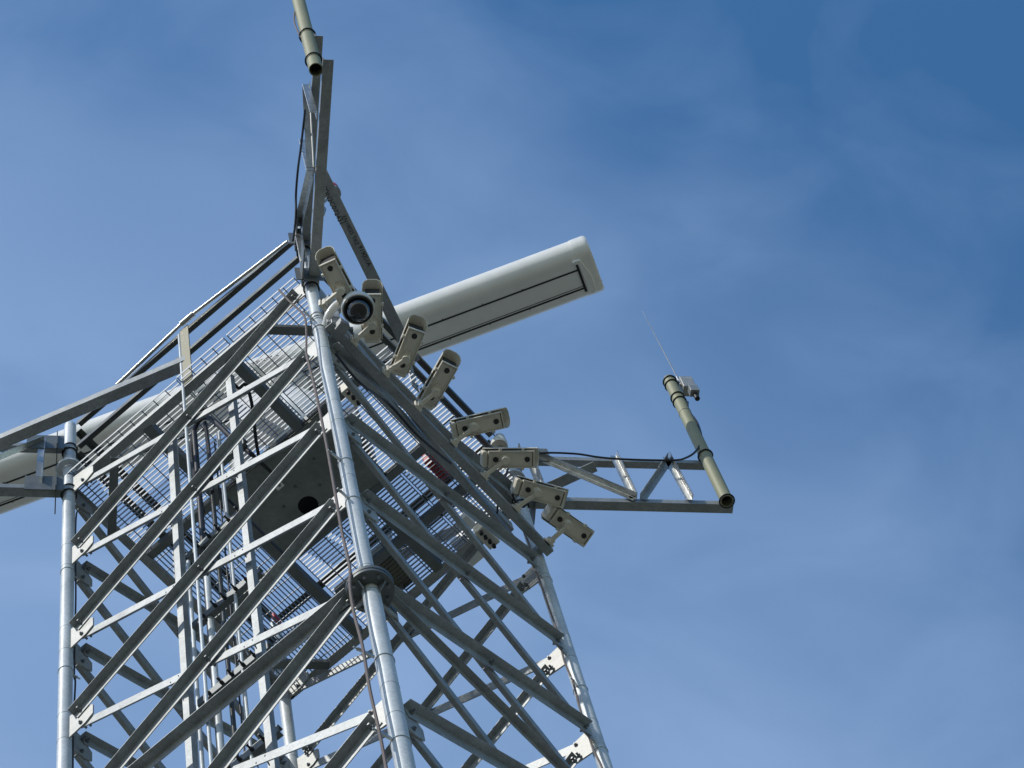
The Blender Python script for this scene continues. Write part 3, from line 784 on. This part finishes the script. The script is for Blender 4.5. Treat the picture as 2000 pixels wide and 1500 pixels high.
# red obstruction light behind the upward outrigger
ol = onz(648, 372, 21.0)
t = thing('obstruction_light', 'small dark red obstruction light peeping past the brace of the upward outrigger', 'warning light', tuple(ol))
MB().lathe([(.0, .07), (.03, .065), (.05, .04), (.055, .0), (.05, -.05)], ol, Z, 20).build('lens', 'red', t)
MB().lathe([(.055, -.05), (.06, -.052), (.06, -.08), (.02, -.085), (.02, -.16)], ol, Z, 20).build('base', 'plate', t)
MB().tube([ol - Z * .15, V((ol.x - .03, ol.y, ol.z - .16)), V((.0, ol.y, 20.45))], .012, 8).build('stem', 'galv', t)
sl = onz(627, 415, 20.2)
t = thing('sensor', 'small silver cylindrical sensor beside the upward outrigger below the red light', 'sensor', tuple(sl))
MB().lathe([(0, .06), (.025, .05), (.03, -.02), (.0, -.05)], sl, V((.3, -.2, 1)), 16).build('head', 'bright', t)
MB().tube([sl + Z * .04, V((.04, sl.y, 20.4))], .008, 8).build('stem', 'galv', t)
# small floodlight fitting by the right leg top
fl = onz(975, 868, 20.7)
t = thing('lamp', 'round grey lamp at the far end of the right handrail above the level camera', 'lamp', tuple(fl))
MB().lathe([(0, .06), (.045, .05), (.062, .01), (.062, -.04), (.0, -.045)], fl, V((.1, -.1, 1)), 24).build('head', 'cream', t)
MB().bar(fl - V((.0, 0, .04)), V((H, 0, 20.4)), .03, .02).build('bracket', 'galv', t)
# red fittings standing on the platform, seen through the grating
for x, y, lab, s in ((850, 905, 'red cabinet standing on the platform, seen through the grating near the right leg', .10), (968, 925, 'dark red box on the platform edge behind the lower cameras', .06), (540, 1208, 'small red fitting on the platform seen through the grating left of the nearest flange', .04)):
    p = onz(x, y, 20.15)
    tag(MB().box(p, ab(s, 0, 0), ab(0, s * .4, 0), (0, 0, s)).build('fitting', 'red', None, .01), lab, 'fitting')
for x, y, w_, h_, m_, lab in ((830, 870, .06, .05, 'camwhite', 'white box on the platform next to the red cabinet'), (760, 1110, .16, .10, 'yellow', 'pale crate on the platform seen through the grating right of the nearest leg'), (915, 1070, .12, .04, 'camwhite', 'white panel lying on the grating at the lower right of the platform')):
    p = onz(x, y, 20.12)
    tag(MB().box(p, ab(w_, 0, 0), ab(0, w_ * .6, 0), (0, 0, h_)).build('box', m_, None, .008), lab, 'box')

# stamps on the steel
kd = (V((.01, -2.2, 20.38)) - V((q * 1.1, -q * 1.1, 20.38))).normalized()
def stamp(txt, px_, py_, par, xd, yd, size, z):
    text('stamp', txt, size, onz(px_, py_, z), xd, yd, 'ink', par, .0005)
stamp('CDN2C072431', 649, 400, kN, -kd, -kd.cross(Z), .05, 20.3785)
stamp('EN10025 TK2', 684, 450, kN, -kd, -kd.cross(Z), .04, 20.3785)
stamp('9190S1A', 712, 500, kN, -kd, -kd.cross(Z), .045, 20.3785)

for o in bpy.data.objects:
    if '_o' in o.keys(): del o['_o']
